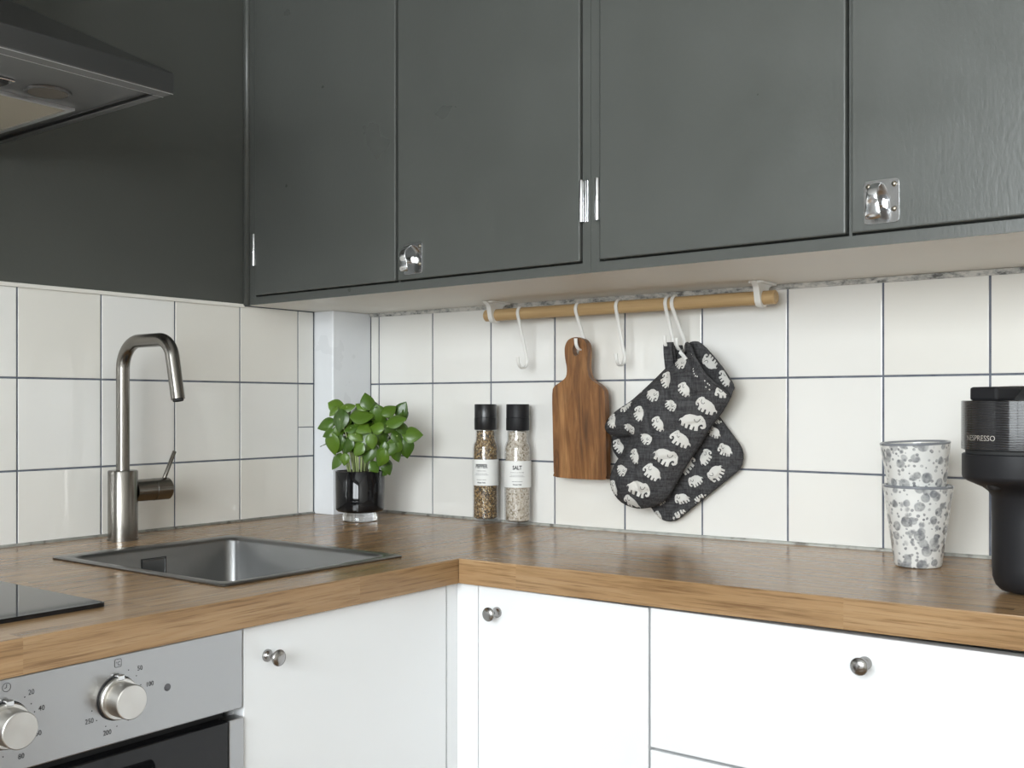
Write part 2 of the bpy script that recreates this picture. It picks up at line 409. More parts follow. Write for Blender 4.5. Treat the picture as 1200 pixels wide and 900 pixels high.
# painted upper part of the left wall, and the tile fields (children of their walls)
part('painted_panel', box(B(), -.0069, .0015, -3.0, 0, 1.3285, RZ-.001), M['green_wall'], wall_left)
TP, G = .152, .0017; BX0, LY0 = .0819, .1565
ZR = [.8985, 1.022, 1.174, 1.326]
part('grout', box(B(), 0, 2.6, .0013, .0069, .895, 1.326), M['grout'], wall_back)
part('grout', box(B(), -.0069, -.0013, -2.5, 0, .895, 1.326), M['grout'], wall_left)
def tile_mesh(w, h):
    bm = box(B(), -w/2, w/2, 0, .0068, -h/2, h/2)
    bmesh.ops.bevel(bm, geom=[e for e in bm.edges if all(v.co.y < .001 for v in e.verts)], offset=.0011, segments=2, affect='EDGES', profile=.6)
    return to_mesh(bm, M['tile'], True)
cache = {}
def tile(parent, side, a0, a1, z0, z1):
    w, h = round(a1-a0-2*G*.9, 4), round(z1-z0-2*G*.9, 4)
    if (w, h) not in cache: cache[(w, h)] = tile_mesh(w, h); cache[(w, h)].set_sharp_from_angle(angle=.25)
    c = (a0+a1)/2; zc = (z0+z1)/2; tx, tz = random.gauss(0, .0008), random.gauss(0, .0008); dep = random.uniform(-.0003, .0003)
    if side == 'b': link('tile', cache[(w, h)], parent, (c, dep, zc), (tx, 0, tz))
    else: link('tile', cache[(w, h)], parent, (-dep, c, zc), (0, -tx, PI/2+tz))
PBX, PBY = .0577, .1125         # boxed-in pipe in the corner
for r in range(3):
    z0, z1 = ZR[r], ZR[r+1]
    tile(wall_back, 'b', PBX, BX0, z0, z1)
    for c in range(16): tile(wall_back, 'b', BX0+c*TP, BX0+(c+1)*TP, z0, z1)
    if r == 1: tile(wall_left, 'l', -LY0, -PBY, z0, 1.0835); tile(wall_left, 'l', -LY0, -PBY, 1.082, z1)
    else: tile(wall_left, 'l', -LY0, -PBY, z0, z1)
    for c in range(13): tile(wall_left, 'l', -LY0-(c+1)*TP, -LY0-c*TP, z0, z1)
# boxed-in pipe, joint strips
bm = B(); prism(bm, rrect(-.001, PBX, -PBY, .002, .004), .9005, 1.3255)
o = struct('trim_1', bm, M['pvc'], auto=40); tag(o, 'white painted pipe boxing filling the tiled corner', 'pipe boxing')
def strip(name, pts, m, w): return struct(name, sweep(B(), pts, circ(w, 8)), m, smooth=True)
zb = lambda x: .9006+.0102*max(0, x-.66)
strip('trim_2', [(0.06, -.001, zb(0)), (.63, -.001, zb(0)), (2.2, -.001, zb(2.2))], M['caulk'], .0042)
strip('trim_3', [(.001, -.113, .9), (.001, -2.05, .9)], M['caulk'], .0042)
struct('trim_4', box(B(), .0012, .0042, -2.2, -.30, 1.3215, 1.3285), M['cream'], bev=.001)
struct('trim_5', sweep(B(), [(.06, -.0025, 1.3232), (2.2, -.0025, 1.3212)], [(.0035, -.004), (.0035, .004), (-.0045, .002), (-.0045, -.004)], side=(0, 0, 1)), M['dirty_joint'])

# ------------------------------------------------------------------ worktops
SX0, SX1, SY0, SY1 = .179, .582, -.808, -.474      # sink rim
hole = rrect(SX0+.012, SX1-.012, SY0+.012, SY1-.012, .025)
o = part('worktop', prism(B(), [(.0045, -.0045), (.632, -.0045), (.6595, -.437), (.6565, -2.05), (.0045, -2.05)], .863, .9, [hole]), M['oak_left'], bev=.0012)
tag(o, 'oak worktop holding the sink and the black hob', 'worktop')
def tilt(p): return Vector((p.x, p.y, p.z+.0006+.0102*(p.x-.66)))
o = part('worktop', prism(B(), [(.6332, -.0045), (2.2, -.0045), (2.2, -.437), (.6604, -.437)], .863, .9, f=tilt), M['oak_back'], bev=.0012)
tag(o, 'oak worktop carrying the grinders, cups and coffee machine', 'worktop')

# ------------------------------------------------------------------ base cabinets
FX, FY = .648, -.425            # front planes
def pull_knob(parent, p, ax):
    prof = [(0, 0), (.0078, 0), (.0078, .0016), (.0058, .0042), (.0042, .008), (.0040, .011), (.0052, .0138), (.0082, .0175), (.0100, .0205), (.0103, .0222), (.0096, .0236), (.005, .0252), (0, .0262)]
    return part('knob', lathe(B(), prof, p, ax, 28), M['pull_x' if ax[0] else 'pull_y'], parent, auto=50)
def front(parent, name, x0, x1, y0, y1, z0, z1): return part(name, box(B(), x0, x1, y0, y1, z0, z1), M['white'], parent, bev=.0015)
def body_left(y0, y1, name='body', parent=None, hollow=False):
    bm = B(); x1 = FX-.02; z1 = .862
    box(bm, .02, x1, y0+.0005, y0+.0175, .10, z1); box(bm, .02, x1, y1-.0175, y1-.0005, .10, z1)
    box(bm, .02, x1, y0+.0175, y1-.0175, .10, .117); box(bm, .02, .03, y0+.0175, y1-.0175, .117, z1)
    box(bm, .3, x1-.03, y0+.001, y1-.001, 0, .10)
    return part(name, bm, M['carcass'], parent)
def body_back(x0, x1, parent):
    bm = B(); y0 = FY+.02; z1 = .862
    box(bm, x0+.0005, x0+.0175, y0, -.02, .10, z1); box(bm, x1-.0175, x1-.0005, y0, -.02, .10, z1)
    box(bm, x0+.0175, x1-.0175, y0, -.02, .10, .117); box(bm, x0+.0175, x1-.0175, -.03, -.02, .117, z1)
    box(bm, x0+.001, x1-.001, y0+.03, -.1, 0, .10)
    return part('body', bm, M['carcass'], parent)
c = thing('base_cabinet', 'white base cabinet with one door below the steel sink', 'cabinet', (.33, -.64, 0)); body_left(-.832, -.452, parent=c)
d = front(c, 'door', FX-.019, FX, -.831, -.4505, .112, .8605); pull_knob(d, (FX, -.7946, .8214), (1, 0, 0))
part('filler_strip', box(B(), FX-.019, FX-.0015, -.4465, FY+.0185, .10, .8618), M['white'], c, bev=.001)
c = thing('base_cabinet', 'narrow white base cabinet in the corner below the pepper and salt grinders', 'cabinet', (.83, -.2, 0)); body_back(.69, .9745, c)
d = front(c, 'door', .6885, .9735, FY, FY+.019, .112, .8618); pull_knob(d, (.7239, FY, .8263), (0, -1, 0))
part('filler_strip', box(B(), .6467, .6865, FY+.0012, FY+.019, .10, .862), M['white'], c, bev=.001)
c = thing('base_cabinet', 'white drawer cabinet below the hanging oven mitt and the stacked cups', 'cabinet', (1.27, -.2, 0)); body_back(.9755, 1.575, c)
for i, (z0, z1) in enumerate(((.679, .8625), (.396, .6755), (.112, .3925))):
    d = front(c, 'drawer_front', .9765, 1.574, FY, FY+.019, z0, z1); pull_knob(d, (1.2573 if i == 0 else 1.275, FY, .8317 if i == 0 else z1-.035), (0, -1, 0))
c = thing('base_cabinet', 'white base cabinet with one door below the coffee machine end of the worktop', 'cabinet', (1.87, -.2, 0)); body_back(1.576, 2.175, c)
d = front(c, 'door', 1.577, 2.174, FY, FY+.019, .112, .8625); pull_knob(d, (1.62, FY, .8317), (0, -1, 0))
c = thing('base_cabinet', 'white base cabinet with one door on the far side of the oven', 'cabinet', (.33, -1.74, 0)); body_left(-2.035, -1.436, parent=c)
d = front(c, 'door', FX-.019, FX, -2.034, -1.437, .112, .8605); pull_knob(d, (FX, -1.48, .8214), (1, 0, 0))

# ------------------------------------------------------------------ oven
ov = thing('oven', 'built-in oven with brushed steel control panel and two round knobs', 'oven', (.33, -1.134, .1))
OY0, OY1 = -1.4325, -.8345
part('housing', box(B(), .06, FX-.02, OY0+.012, OY1-.012, .10, .85), M['dark'], ov)
pan = part('control_panel', box(B(), FX-.019, FX+.002, OY0, OY1, .7665, .8615), M['steel_panel'], ov, bev=.0015)
XP = FX+.002
def oven_knob(y, z):
    kb = part('knob', lathe(B(), [(0, 0), (.0225, 0), (.0225, .005), (.0215, .0062), (.0185, .0064), (.0183, .020), (.0183, .0265), (.0175, .0272), (0, .0272)], (XP+.0015, y, z), (1, 0, 0), 48), M['knob_x'], ov, auto=30)
    part('collar', lathe(B(), [(0, 0), (.0238, 0), (.0238, .0014), (0, .0014)], (XP, y, z), (1, 0, 0), 48), M['black'], kb, auto=30)
    part('pointer', box(B(), XP+.0016, XP+.0085, y-.004, y+.0045, z+.0195, z+.0255), M['chrome'], kb, bev=.001)
KY = (-1.0045, -1.1275); KZ = .8155
for y in KY: oven_knob(y, KZ)
bm = B(); pt = lambda y, z: (lambda u, v: Vector((XP+.0003, y+u, z+v)))
def lab(s, y, z, size=.0075): add_text(bm, s, size, pt(y, z-.0025), sx=.9)
def arc(y, z, r, w, n=24, a0=0, a1=360):
    for i in range(n):
        a, b = math.radians(a0+(a1-a0)*i/n), math.radians(a0+(a1-a0)*(i+1)/n)
        bm.faces.new([bm.verts.new((XP+.0003, y+q*math.cos(t), z+q*math.sin(t))) for q, t in ((r-w, a), (r, a), (r, b), (r-w, b))])
def dot(y, z, r=.0007): arc(y, z, r, r*.98, 10)
y = KY[0]
lab('50', y+.0285, KZ+.0265); lab('100', y+.041, KZ+.0065); lab('200', y-.0115, KZ-.0345); lab('250', y-.0325, KZ-.0175)
for r, n_ in ((.0045, 4),): 
    q = rrect(y+.0015-.0042, y+.0015+.0042, KZ+.0325, KZ+.0415, .0015, 3); q2 = rrect(y+.0015-.0037, y+.0015+.0037, KZ+.033, KZ+.041, .0012, 3)
    for i in range(len(q)):
        j = (i+1) % len(q); bm.faces.new([bm.verts.new((XP+.0003, *w)) for w in (q[i], q[j], q2[j], q2[i])])
lab('°C', y+.0015, KZ+.037, .0058)
for a in (62, 38, 15, -63, -90, -116, -142, -166, -8, -35): dot(y+.0305*math.cos(math.radians(a)), KZ+.0305*math.sin(math.radians(a)))
y = KY[1]
lab('20', y+.0265, KZ+.027); lab('40', y+.0375, KZ+.0085); lab('80', y+.016, KZ-.0345); lab('60', y+.034, KZ-.016); lab('100', y-.018, KZ-.034)
arc(y+.001, KZ+.037, .0045, .0005)
for (ya, za, yb, zb_) in ((y+.001, KZ+.037, y+.001, KZ+.0402), (y+.001, KZ+.037, y-.0012, KZ+.0362)):
    d = Vector((yb-ya, zb_-za)).normalized()*.0003; bm.faces.new([bm.verts.new((XP+.0003, *w)) for w in ((ya-d.y, za+d.x), (yb-d.y, zb_+d.x), (yb+d.y, zb_-d.x), (ya+d.y, za-d.x))])
for a in (50, 30, 12, -63, -95, -120): dot(y+.0305*math.cos(math.radians(a)), KZ+.0305*math.sin(math.radians(a)))
part('panel_marking', bm, M['ink'], pan, kind='stuff')
part('indicator_light', lathe(B(), [(0, 0), (.0042, 0), (.0042, .0006), (.003, .001), (0, .0022)], (XP-.0002, -.9405, .8132), (1, 0, 0), 20), mat('smoked_indicator', (.10, .10, .11), .15), pan, auto=40)
dr = part('door', box(B(), FX-.015, FX+.004, OY0+.022, OY1-.022, .20, .756), M['black_glass'], ov, bev=.0015)
for a, b in ((OY0, OY0+.0215), (OY1-.0215, OY1)): part('door_edge_strip', box(B(), FX-.015, FX+.0045, a, b, .20, .756), M['steel_panel'], dr, bev=.001)
bm = B(); box(bm, FX+.0042, FX+.0046, OY0+.10, OY1-.10, .30, .69)
part('door_window', bm, mat('dark_oven_window', (.012, .012, .013), .04), dr)
hd = part('door_handle', sweep(B(), [(FX+.045, OY0+.06, .715), (FX+.045, OY1-.10, .715)], circ(.008, 16)), M['black'], dr, smooth=True)
for yy in (OY0+.09, OY1-.13): part('handle_post', lathe(B(), [(.006, 0), (.006, .04)], (FX+.004, yy, .715), (1, 0, 0), 14, caps=True), M['black'], hd, smooth=True)
part('lower_panel', box(B(), FX-.019, FX+.002, OY0, OY1, .102, .196), M['steel_panel'], ov, bev=.0015)

# hob
hb = thing('induction_hob', 'black glass hob let into the oak worktop above the oven', 'hob', (.33, -1.26, .9))
part('glass_plate', prism(B(), rrect(.07, .578, -1.552, -.9718, .004), .9002, .9052), M['black_glass'], hb, bev=.0012)

# ------------------------------------------------------------------ sink
sk = thing('sink', 'square inset stainless steel sink in the oak worktop', 'sink', (.38, -.64, .9))
inner = rrect(SX0+.024, SX1-.016, SY0+.016, SY1-.016, .022, 7); outer = rrect(SX0, SX1, SY0, SY1, .006, 7)
bm = B(); n = len(inner)
loops = []
def ringv(pts, z): return [bm.verts.new((p[0], p[1], z)) for p in pts]
def inset(pts, d):
    cx, cy = (SX0+SX1)/2+.004, (SY0+SY1)/2; hx, hy = (SX1-SX0-.04)/2, (SY1-SY0-.032)/2
    return [(cx+(p[0]-cx)*(hx-d)/hx, cy+(p[1]-cy)*(hy-d)/hy) for p in pts]
loops = [ringv(outer, .9002), ringv(outer, .9018), ringv(inset(outer, .0015), .9026), ringv(inset(inner, -.003), .9022), ringv(inner, .9008), ringv(inset(inner, .002), .897), ringv(inset(inner, .006), .74), ringv(inset(inner, .012), .725), ringv(inset(inner, .03), .7205)]
for A, Bb in zip(loops, loops[1:]):
    for i in range(n): bm.faces.new((A[i], A[(i+1) % n], Bb[(i+1) % n], Bb[i]))
bm.faces.new(loops[-1])
bw = part('bowl', bm, M['steel_sink'], sk, auto=50)
m_ = bw.modifiers.new('solid', 'SOLIDIFY'); m_.thickness = .001; m_.offset = 1
bm = B(); xo = SX0+.0275; yo, zo = -.650, .8700
for (y0, y1, z0, z1) in ((yo-.023, yo+.023, zo+.0145, zo+.016), (yo-.023, yo+.023, zo-.016, zo-.0145), (yo-.023, yo-.0215, zo-.0145, zo+.0145), (yo+.0215, yo+.023, zo-.0145, zo+.0145)): box(bm, xo-.002, xo+.0012, y0, y1, z0, z1)
ovf = part('overflow', bm, M['dark'], sk)
part('overflow_plate', box(B(), xo-.002, xo+.0035, yo-.0205, yo+.0205, zo-.0135, zo+.0135), M['steel_sink'], ovf, bev=.002)
part('drain', lathe(B(), [(0, .001), (.018, .001), (.026, .003), (.043, .003), (.045, .0005)], (.39, -.64, .7207), n=28), M['chrome'], sk, auto=50)

# ------------------------------------------------------------------ faucet
fx, fy = .0717, -.617
fa = thing('faucet', 'tall brushed steel mixer tap with hooked spout and side lever beside the sink', 'faucet', (fx, fy, .9))
part('base', lathe(B(), [(0, 0), (.0256, 0), (.0256, .004), (.0246, .0045), (.0246, .1165), (.0235, .1185), (.0116, .1187)], (fx, fy, .9002), n=40), M['steel_faucet'], fa, auto=35)
sd = Vector((1, 0, 0)); b0 = Vector((fx, fy, 0))
P3 = lambda s, z: b0+sd*s+Vector((0, 0, z))
path = fillet([P3(0, 1.015), P3(0, 1.2365), P3(.132, 1.2365), P3(.153, 1.139)], [.046, .036], 10)
sp_ = part('spout', sweep(B(), path, circ(.0112, 24)), M['steel_faucet'], fa, auto=50)
e = (path[-1]-path[-2]).normalized()
part('aerator', lathe(B(), [(.0085, 0), (.0085, .003), (0, .0045)], path[-1], e, 20), M['dark'], sp_)
hdv = Vector((0, 1, 0)); hz = .9+.0825
hdl = part('lever_body', lathe(B(), [(.019, .020), (.0192, .0565), (.0186, .057), (.0186, .0585), (.0194, .059), (.0194, .0885), (.0175, .0905), (0, .091)], (fx, fy, hz), hdv, 32), M['steel_faucet'], fa, auto=35)
q0 = b0+hdv*.073+Vector((0, 0, hz-.002)); q1 = q0+hdv*.031+Vector((0, 0, .067))
part('lever', sweep(B(), [q0, q1], circ(.0036, 14)), M['steel_faucet'], hdl, smooth=True, bev=.0008)

# ------------------------------------------------------------------ range hood
hx1, hy0, hy1, hz0, hz1 = .537, -1.45, -.85, 1.52, 1.5462
ho = thing('range_hood', 'stainless steel pyramid cooker hood above the hob', 'range hood', (.0015, -1.15, hz0))
X0 = .0017
bm = B()
R0 = [(X0, hy0), (hx1, hy0), (hx1, hy1), (X0, hy1)]; Rc = [(X0, -1.30), (.27, -1.30), (.27, -1.0), (X0, -1.0)]
rings = [[bm.verts.new((*p, z)) for p in R] for R, z in ((R0, hz0), (R0, hz1), (Rc, 1.69))]
for A, Bb in zip(rings, rings[1:]):
    for i in range(4): bm.faces.new((A[i], A[(i+1) % 4], Bb[(i+1) % 4], Bb[i]))
bm.faces.new(rings[2])
t = .022; Ri = [(X0+.004, hy0+.012), (hx1-t, hy0+.012), (hx1-t, hy1-.012), (X0+.004, hy1-.012)]
q = [bm.verts.new((*p, hz0)) for p in Ri]; q2 = [bm.verts.new((*p, hz0+.006)) for p in Ri]
for i in range(4):
    j = (i+1) % 4; bm.faces.new((rings[0][i], rings[0][j], q[j], q[i])); bm.faces.new((q[i], q[j], q2[j], q2[i]))
bm.faces.new(q2)
part('canopy', bm, M['steel_hood'], ho, bev=.0012)
for xa in (hx1-.0016, hx1-t-.0004): part('lip_highlight', box(B(), xa, xa+.0014, hy0+.001, hy1-.001, hz0-.0008, hz0-.0001), M['edge'], ho)  # added bright strips that paint the highlight along the lip's edges
part('chimney', box(B(), X0, .27, -1.30, -1.0, 1.6905, RZ-.001), M['steel_hood'], ho, bev=.001)
up = part('underside_panel', box(B(), .03, hx1-t-.002, hy0+.02, hy1-.026, hz0+.001, hz0+.0058), M['steel_hood'], ho, bev=.001)
fl = part('grease_filter', box(B(), .06, .369, hy0+.06, -.897, hz0-.001, hz0+.0008), M['filter'], up)
bm = B()
for (a, b, c_, d_) in ((.06, .377, -.897, -.889), (.369, .377, hy0+.05, -.897), (.052, .06, hy0+.05, -.889), (.06, .369, hy0+.05, hy0+.06)): box(bm, a, b, c_, d_, hz0-.0025, hz0+.0008)
part('filter_frame', bm, M['edge'], fl)
for yy in (-.9504, -1.35):
    lp = part('lamp', lathe(B(), [(0, 0), (.0235, 0), (.0235, .0015), (0, .0015)], (.418, yy, hz0-.0012), n=32), M['lamp_glass'], up, auto=40)
    part('lamp_ring', lathe(B(), [(.024, .0), (.0285, .0), (.0275, -.002), (.024, -.002), (.024, 0)], (.418, yy, hz0+.0008), n=32), M['steel_hood'], lp, auto=40)
sw = part('switch_plate', box(B(), .40, .432, -1.12, -1.0, hz0-.0015, hz0+.0008), M['chrome'], up, bev=.0008)
for i in range(4): part('button', box(B(), .406, .426, -1.115+i*.029, -1.092+i*.029, hz0-.004, hz0-.0015), M['dark'], sw, bev=.0008)

# ------------------------------------------------------------------ wall cabinets (their fronts run 2 degrees off the wall)
KS, K0 = -.03476, -.29564
ca = math.atan(KS); dirS = Vector((math.cos(ca), math.sin(ca), 0)); nrm = Vector((math.sin(ca), -math.cos(ca), 0))   # along the front, outwards
ORG = Vector((0, K0, 0))
def fp(p): return ORG + dirS*p.x + nrm*p.y + Vector((0, 0, p.z))      # x along, y outwards, z up
sx = lambda x: x/math.cos(ca)
ZB, ZT = 1.326, RZ-.002
def wall_cabinet(label, x0, x1, doors):
    c = thing('wall_cabinet', label, 'cabinet', ((x0+x1)/2, -.15, ZB))
    f0 = lambda x: K0+KS*x
    bm = B(); prism(bm, [(x0, -.0072), (x0, f0(x0)+.017), (x1, f0(x1)+.017), (x1, -.0072)], ZB+.006, ZT); part('carcass', bm, M['green'], c)
    part('bottom_board', prism(B(), [(x0, -.0072), (x0, f0(x0)+.0035), (x1, f0(x1)+.0035), (x1, -.0072)], ZB, ZB+.0035), M['cream'], c)
    s0, s1 = sx(x0), sx(x1); D0, D1 = sx(doors[0][0]), sx(doors[-1][1])
    # face frame: rails and stiles
    bm = B(); box(bm, s0, s1, -.003, 0, ZB, 1.3405, fp); box(bm, s0, s1, -.0165, -.0031, ZB+.0042, 1.3405, fp); box(bm, s0, D0-.0025, -.0165, 0, 1.3405, ZT, fp); box(bm, D1+.0025, s1, -.0165, 0, 1.3405, ZT, fp)
    part('face_frame', bm, M['green'], c)
    bm = B()
    for a, b in zip(doors, doors[1:]): box(bm, sx(a[1])+.0015, sx(b[0])-.0015, -.0165, -.004, 1.3405, ZT, fp)
    part('centre_stile', bm, M['green'], c)
    for (a, b, hinge, handle) in doors:
        z0, z1 = 1.3435, ZT-.02
        d = part('door', box(B(), sx(a), sx(b), -.0145, .0045, z0, z1, fp), M['green'], c, bev=.0022, seg=3)
        e = sx(a)-.0035 if hinge == 'l' else sx(b)+.0035
        for hz_ in (1.4325, 2.2):
            sgn = 1 if hinge == 'l' else -1
            bm = B(); lathe(bm, [(0, 0), (.0036, 0), (.0038, .001), (.0038, .0295), (.0032, .030), (.0032, .031), (.0038, .0315), (.0038, .061), (.003, .0625), (0, .0625)], fp(Vector((e, .0052, hz_-.031))), n=14)
            hg = part('hinge', bm, M['chrome'], d, auto=40)
            if hinge == 'r': part('hinge_leaf', box(B(), e+.0035, e+.0095, .0003, .0022, hz_-.031, hz_+.031, fp), M['chrome'], hg, bev=.0005)
        if handle: latch(d, sx(a) if handle == 'l' else sx(b)-.05)
    return c
def latch(door, s):
    """pressed chrome cabinet catch: square plate with a curled finger tab"""
    s0, s1, z0, z1 = s+.0165, s+.0595, 1.3515, 1.4045; sc = (s0+s1)/2; zc = (z0+z1)/2
    g = lambda p: fp(Vector((p.x, p.z, p.y)))
    bm = B(); prism(bm, rrect(s0, s1, z0, z1, .005), .0046, .0066, f=g); pl_ = part('latch_plate', bm, M['chrome'], door, bev=.0008)
    # raised housing
    bm = B(); prof = [(z1-.003, .0066), (z1-.006, .0150), (z1-.012, .0235), (z1-.019, .0285), (z1-.026, .0280), (z0+.021, .0255), (z0+.013, .0262), (z0+.005, .0245), (z0+.0035, .0215)]
    wid = [.011, .0125, .0135, .0140, .0150, .0175, .0205, .0215, .0205]
    L = [bm.verts.new(fp(Vector((sc-.004-w/2, h, z)))) for (z, h), w in zip(prof, wid)]; Rr = [bm.verts.new(fp(Vector((sc-.004+w/2, h, z)))) for (z, h), w in zip(prof, wid)]
    for i in range(len(prof)-1): bm.faces.new((L[i], L[i+1], Rr[i+1], Rr[i]))
    tb = part('latch_tab', bm, M['chrome'], pl_, smooth=True)
    m = tb.modifiers.new('s', 'SOLIDIFY'); m.thickness = .0022; m.offset = 0
    m = tb.modifiers.new('ss', 'SUBSURF'); m.levels = 2; m.render_levels = 2
    part('latch_barrel', lathe(B(), [(0, 0), (.0055, 0), (.0055, .017), (0, .017)], fp(Vector((sc-.0125, .0105, zc-.003))), dirS, 16), M['chrome'], pl_, auto=40)
    for a, b in ((s0+.006, z0+.007 + .009), (s1-.006, z0+.007+.009), (s0+.006, z1-.007), (s1-.006, z1-.007)):
        part('screw', lathe(B(), [(.0034, 0), (.0032, .0009), (.0018, .0018), (0, .0021)], fp(Vector((a, .0066, b))), nrm, 14), M['screw'], pl_, smooth=True)
wall_cabinet('grey-green two-door wall cabinet in the corner above the grinders', .0025, .8213, [(.0365, .4195, 'l', None), (.4255, .8045, 'r', 'l')])
wall_cabinet('grey-green two-door wall cabinet above the oven mitt and the stacked cups', .8217, 1.60, [(.8395, 1.2060, 'l', None), (1.2130, 1.5815, 'r', 'l')])
wall_cabinet('grey-green two-door wall cabinet over the coffee machine end of the worktop', 1.6004, 2.2, [(1.6185, 1.898, 'l', None), (1.905, 2.1815, 'r', 'l')])
# rounded bead where the cabinet front meets the left wall
struct('trim_6', sweep(B(), [fp(Vector((.0075, .001, ZB))), fp(Vector((.0075, .001, ZT)))], circ(.0075, 12)), M['green'], smooth=True)

# ------------------------------------------------------------------ hanging rail and hooks
RYc, RZc, RR = -.055, 1.3005, .0112
rl = thing('hanging_rail', 'round beech rod in white clips under the wall cabinets', 'rail', (.70, RYc, RZc))
part('rod', lathe(B(), [(0, 0), (RR-.0015, 0), (RR, .0015), (RR, .5795), (RR-.0015, .581), (0, .581)], (.4165, RYc, RZc), (1, 0, 0), 24), M['rod'], rl, auto=40)
for xc in (.4385, .9725):
    # moulded clip: flat foot screwed under the cabinet, curved cheek that cups the rod
    bm = B()
    pts = [(-.085, 1.3258), (-.02, 1.3258), (-.022, 1.3225), (-.034, 1.318), (-.0405, 1.308), (-.0408, 1.299), (-.045, 1.2895), (-.054, 1.2852), (-.064, 1.2868), (-.0705, 1.293), (-.0735, 1.303), (-.077, 1.316), (-.085, 1.3225)]
    o2 = [(p[0], p[1]) for p in smooth_poly(pts, 4)]
    hl = [(RYc+.0114*math.cos(2*PI*i/20), RZc+.0114*math.sin(2*PI*i/20)) for i in range(20)]
    prism(bm, o2, xc-.005, xc+.005, [hl], f=lambda p: Vector((p.z, p.x, p.y)))
    bk = part('bracket', bm, M['plastic_white'], rl, bev=.0012, auto=40)
    part('bracket_foot', prism(B(), rrect(xc-.013, xc+.013, -.082, -.018, .008), 1.3225, 1.3258), M['plastic_white'], bk, bev=.001)
def s_hook(x, zbot, label, group, lean=0, tip=.016, ybot=-.052):
    """flat S-hook lying in a plane across the rod"""
    pts = []
    t = .0016; r = RR+t+.0002
    for a in range(-10, 181, 10):      # over the rod, from behind to the front
        A = math.radians(a); pts.append((RYc+r*math.cos(A), RZc+r*math.sin(A)))
    rb = .0145; yb = ybot; zb_ = zbot+rb
    # straight leg from the front of the rod down and back
    pts.append((RYc-r+.0015, RZc-.006))
    for a in range(10, -171, -12):
        A = math.radians(a); pts.append((yb+rb*math.cos(A), zb_+rb*math.sin(A)))
    pts.append((yb-rb-.001, zb_+tip*.35))
    path = [Vector((x+lean*(RZc-p[1]), p[0], p[1])) for p in pts]
    o = part('s_hook', sweep(B(), path, [(-.0030, -.0010), (-.0022, -.0016), (.0022, -.0016), (.0030, -.0010), (.0030, .0010), (.0022, .0016), (-.0022, .0016), (-.0030, .0010)], side=(1, 0, 0)), M['plastic_white'], None, auto=50)
    return tag(o, label, 'hook', group)
s_hook(.5005, 1.1985, 'empty white S-hook between the rail clip and the cutting board', 'hooks on the rail')
s_hook(.6285, 1.2285, 'white S-hook holding the wooden cutting board', 'hooks on the rail')
s_hook(.7115, 1.1985, 'empty white S-hook between the cutting board and the oven mitt', 'hooks on the rail')
s_hook(.8075, 1.2265, 'white S-hook holding the loop of the oven mitt', 'hooks on the rail', 0, .016, -.056)
s_hook(.8195, 1.2225, 'white S-hook holding the pot holder behind the oven mitt', 'hooks on the rail', 0, .016, -.036)

# ------------------------------------------------------------------ cutting board
YB = -.0455
def pxb(px, py):
    p = on_y(px, py, YB); return (p.x, p.z)
left = [(664, 408), (664.3, 420), (666, 432), (664.5, 442), (657, 448.5), (651, 453), (648.3, 462), (648, 500), (648, 548), (648.5, 554), (652, 559.5)]
right = [(705, 562.5), (709, 559), (710, 552), (710, 500), (709.5, 464), (707, 455), (701, 449.5), (692.5, 443), (690, 431), (690.5, 420), (690.5, 406)]
top = [(687, 399), (681, 395.7), (674, 395.8), (667.5, 399.5)]
ol = smooth_poly([pxb(*p) for p in left+right+top], 3)
hc = pxb(677, 410.5); hole = [(hc[0]+.0075*math.cos(2*PI*i/20), hc[1]+.0105*math.sin(2*PI*i/20)) for i in range(20)]
zt, zlow = max(p[1] for p in ol), min(p[1] for p in ol)
lean = lambda z: YB+.010*(zt-z)/(zt-zlow)     # foot of the board rests closer to the wall
bm = B(); P, T = tri2d(ol, [hole]); solid2d(bm, P, T, lambda p: Vector((p[0], lean(p[1])-.0075, p[1])), lambda p: Vector((p[0], lean(p[1])+.0075, p[1])))
o = part('cutting_board', bm, M['board'], None, bev=.003, seg=3); tag(o, 'dark wooden cutting board with handle hanging from a white hook', 'cutting board')

# ------------------------------------------------------------------ oven mitt and pot holder
cr = lambda x, y, Y: (lambda p: (p.x, p.z))(on_y(700+x/3.75, 380+y/3.75, Y))
YM, YP = -.056, -.019
ax_ = math.radians(58)
def quilt(p, ang, sp, amp):
    q = 0
    for a in (ang+PI/4, ang-PI/4):
        d = p[0]*math.cos(a)+p[1]*math.sin(a); f = abs((d/sp) % 1-.5)*2; q += 1-(1-f if f > .5 else f)*0-math.exp(-((1-f)/.20)**2)
    return amp*(q-1)
cuff = [(395, 128), (415, 88), (438, 100), (462, 150), (520, 235), (585, 312)]      # front rim of the opening
lower = [(548, 385), (500, 450), (440, 545), (385, 630), (345, 700), (305, 765), (250, 800), (180, 809), (110, 782), (70, 730), (61, 675), (78, 620), (112, 570), (142, 520), (152, 492), (120, 492), (72, 490), (44, 470), (38, 445), (55, 412), (95, 375), (150, 338), (205, 290), (260, 238), (320, 180)]
cu2 = [cr(*p, YM) for p in cuff]; lo2 = [cr(*p, YM) for p in lower]
fr = smooth_poly(cu2+lo2, 3); ncuff = 3*(len(cu2)-1)
sides = [(fr[i], fr[(i+1) % len(fr)]) for i in range(ncuff, len(fr))]
def hM(p):
    d = min(segdist(p, a, b) for a, b in sides); e = 1-math.exp(-d/.020)
    return .004 + .027*e + quilt(p, ax_, .046, .0046)*e
def topM(p, off=0): return Vector((p[0], YM-hM(p)-off, p[1]))
mt = thing('oven_mitt', 'charcoal quilted oven mitt with white elephant print and a white tab', 'oven mitt', (.80, YM, .95))
P, T = tri2d(fr, (), .0036)
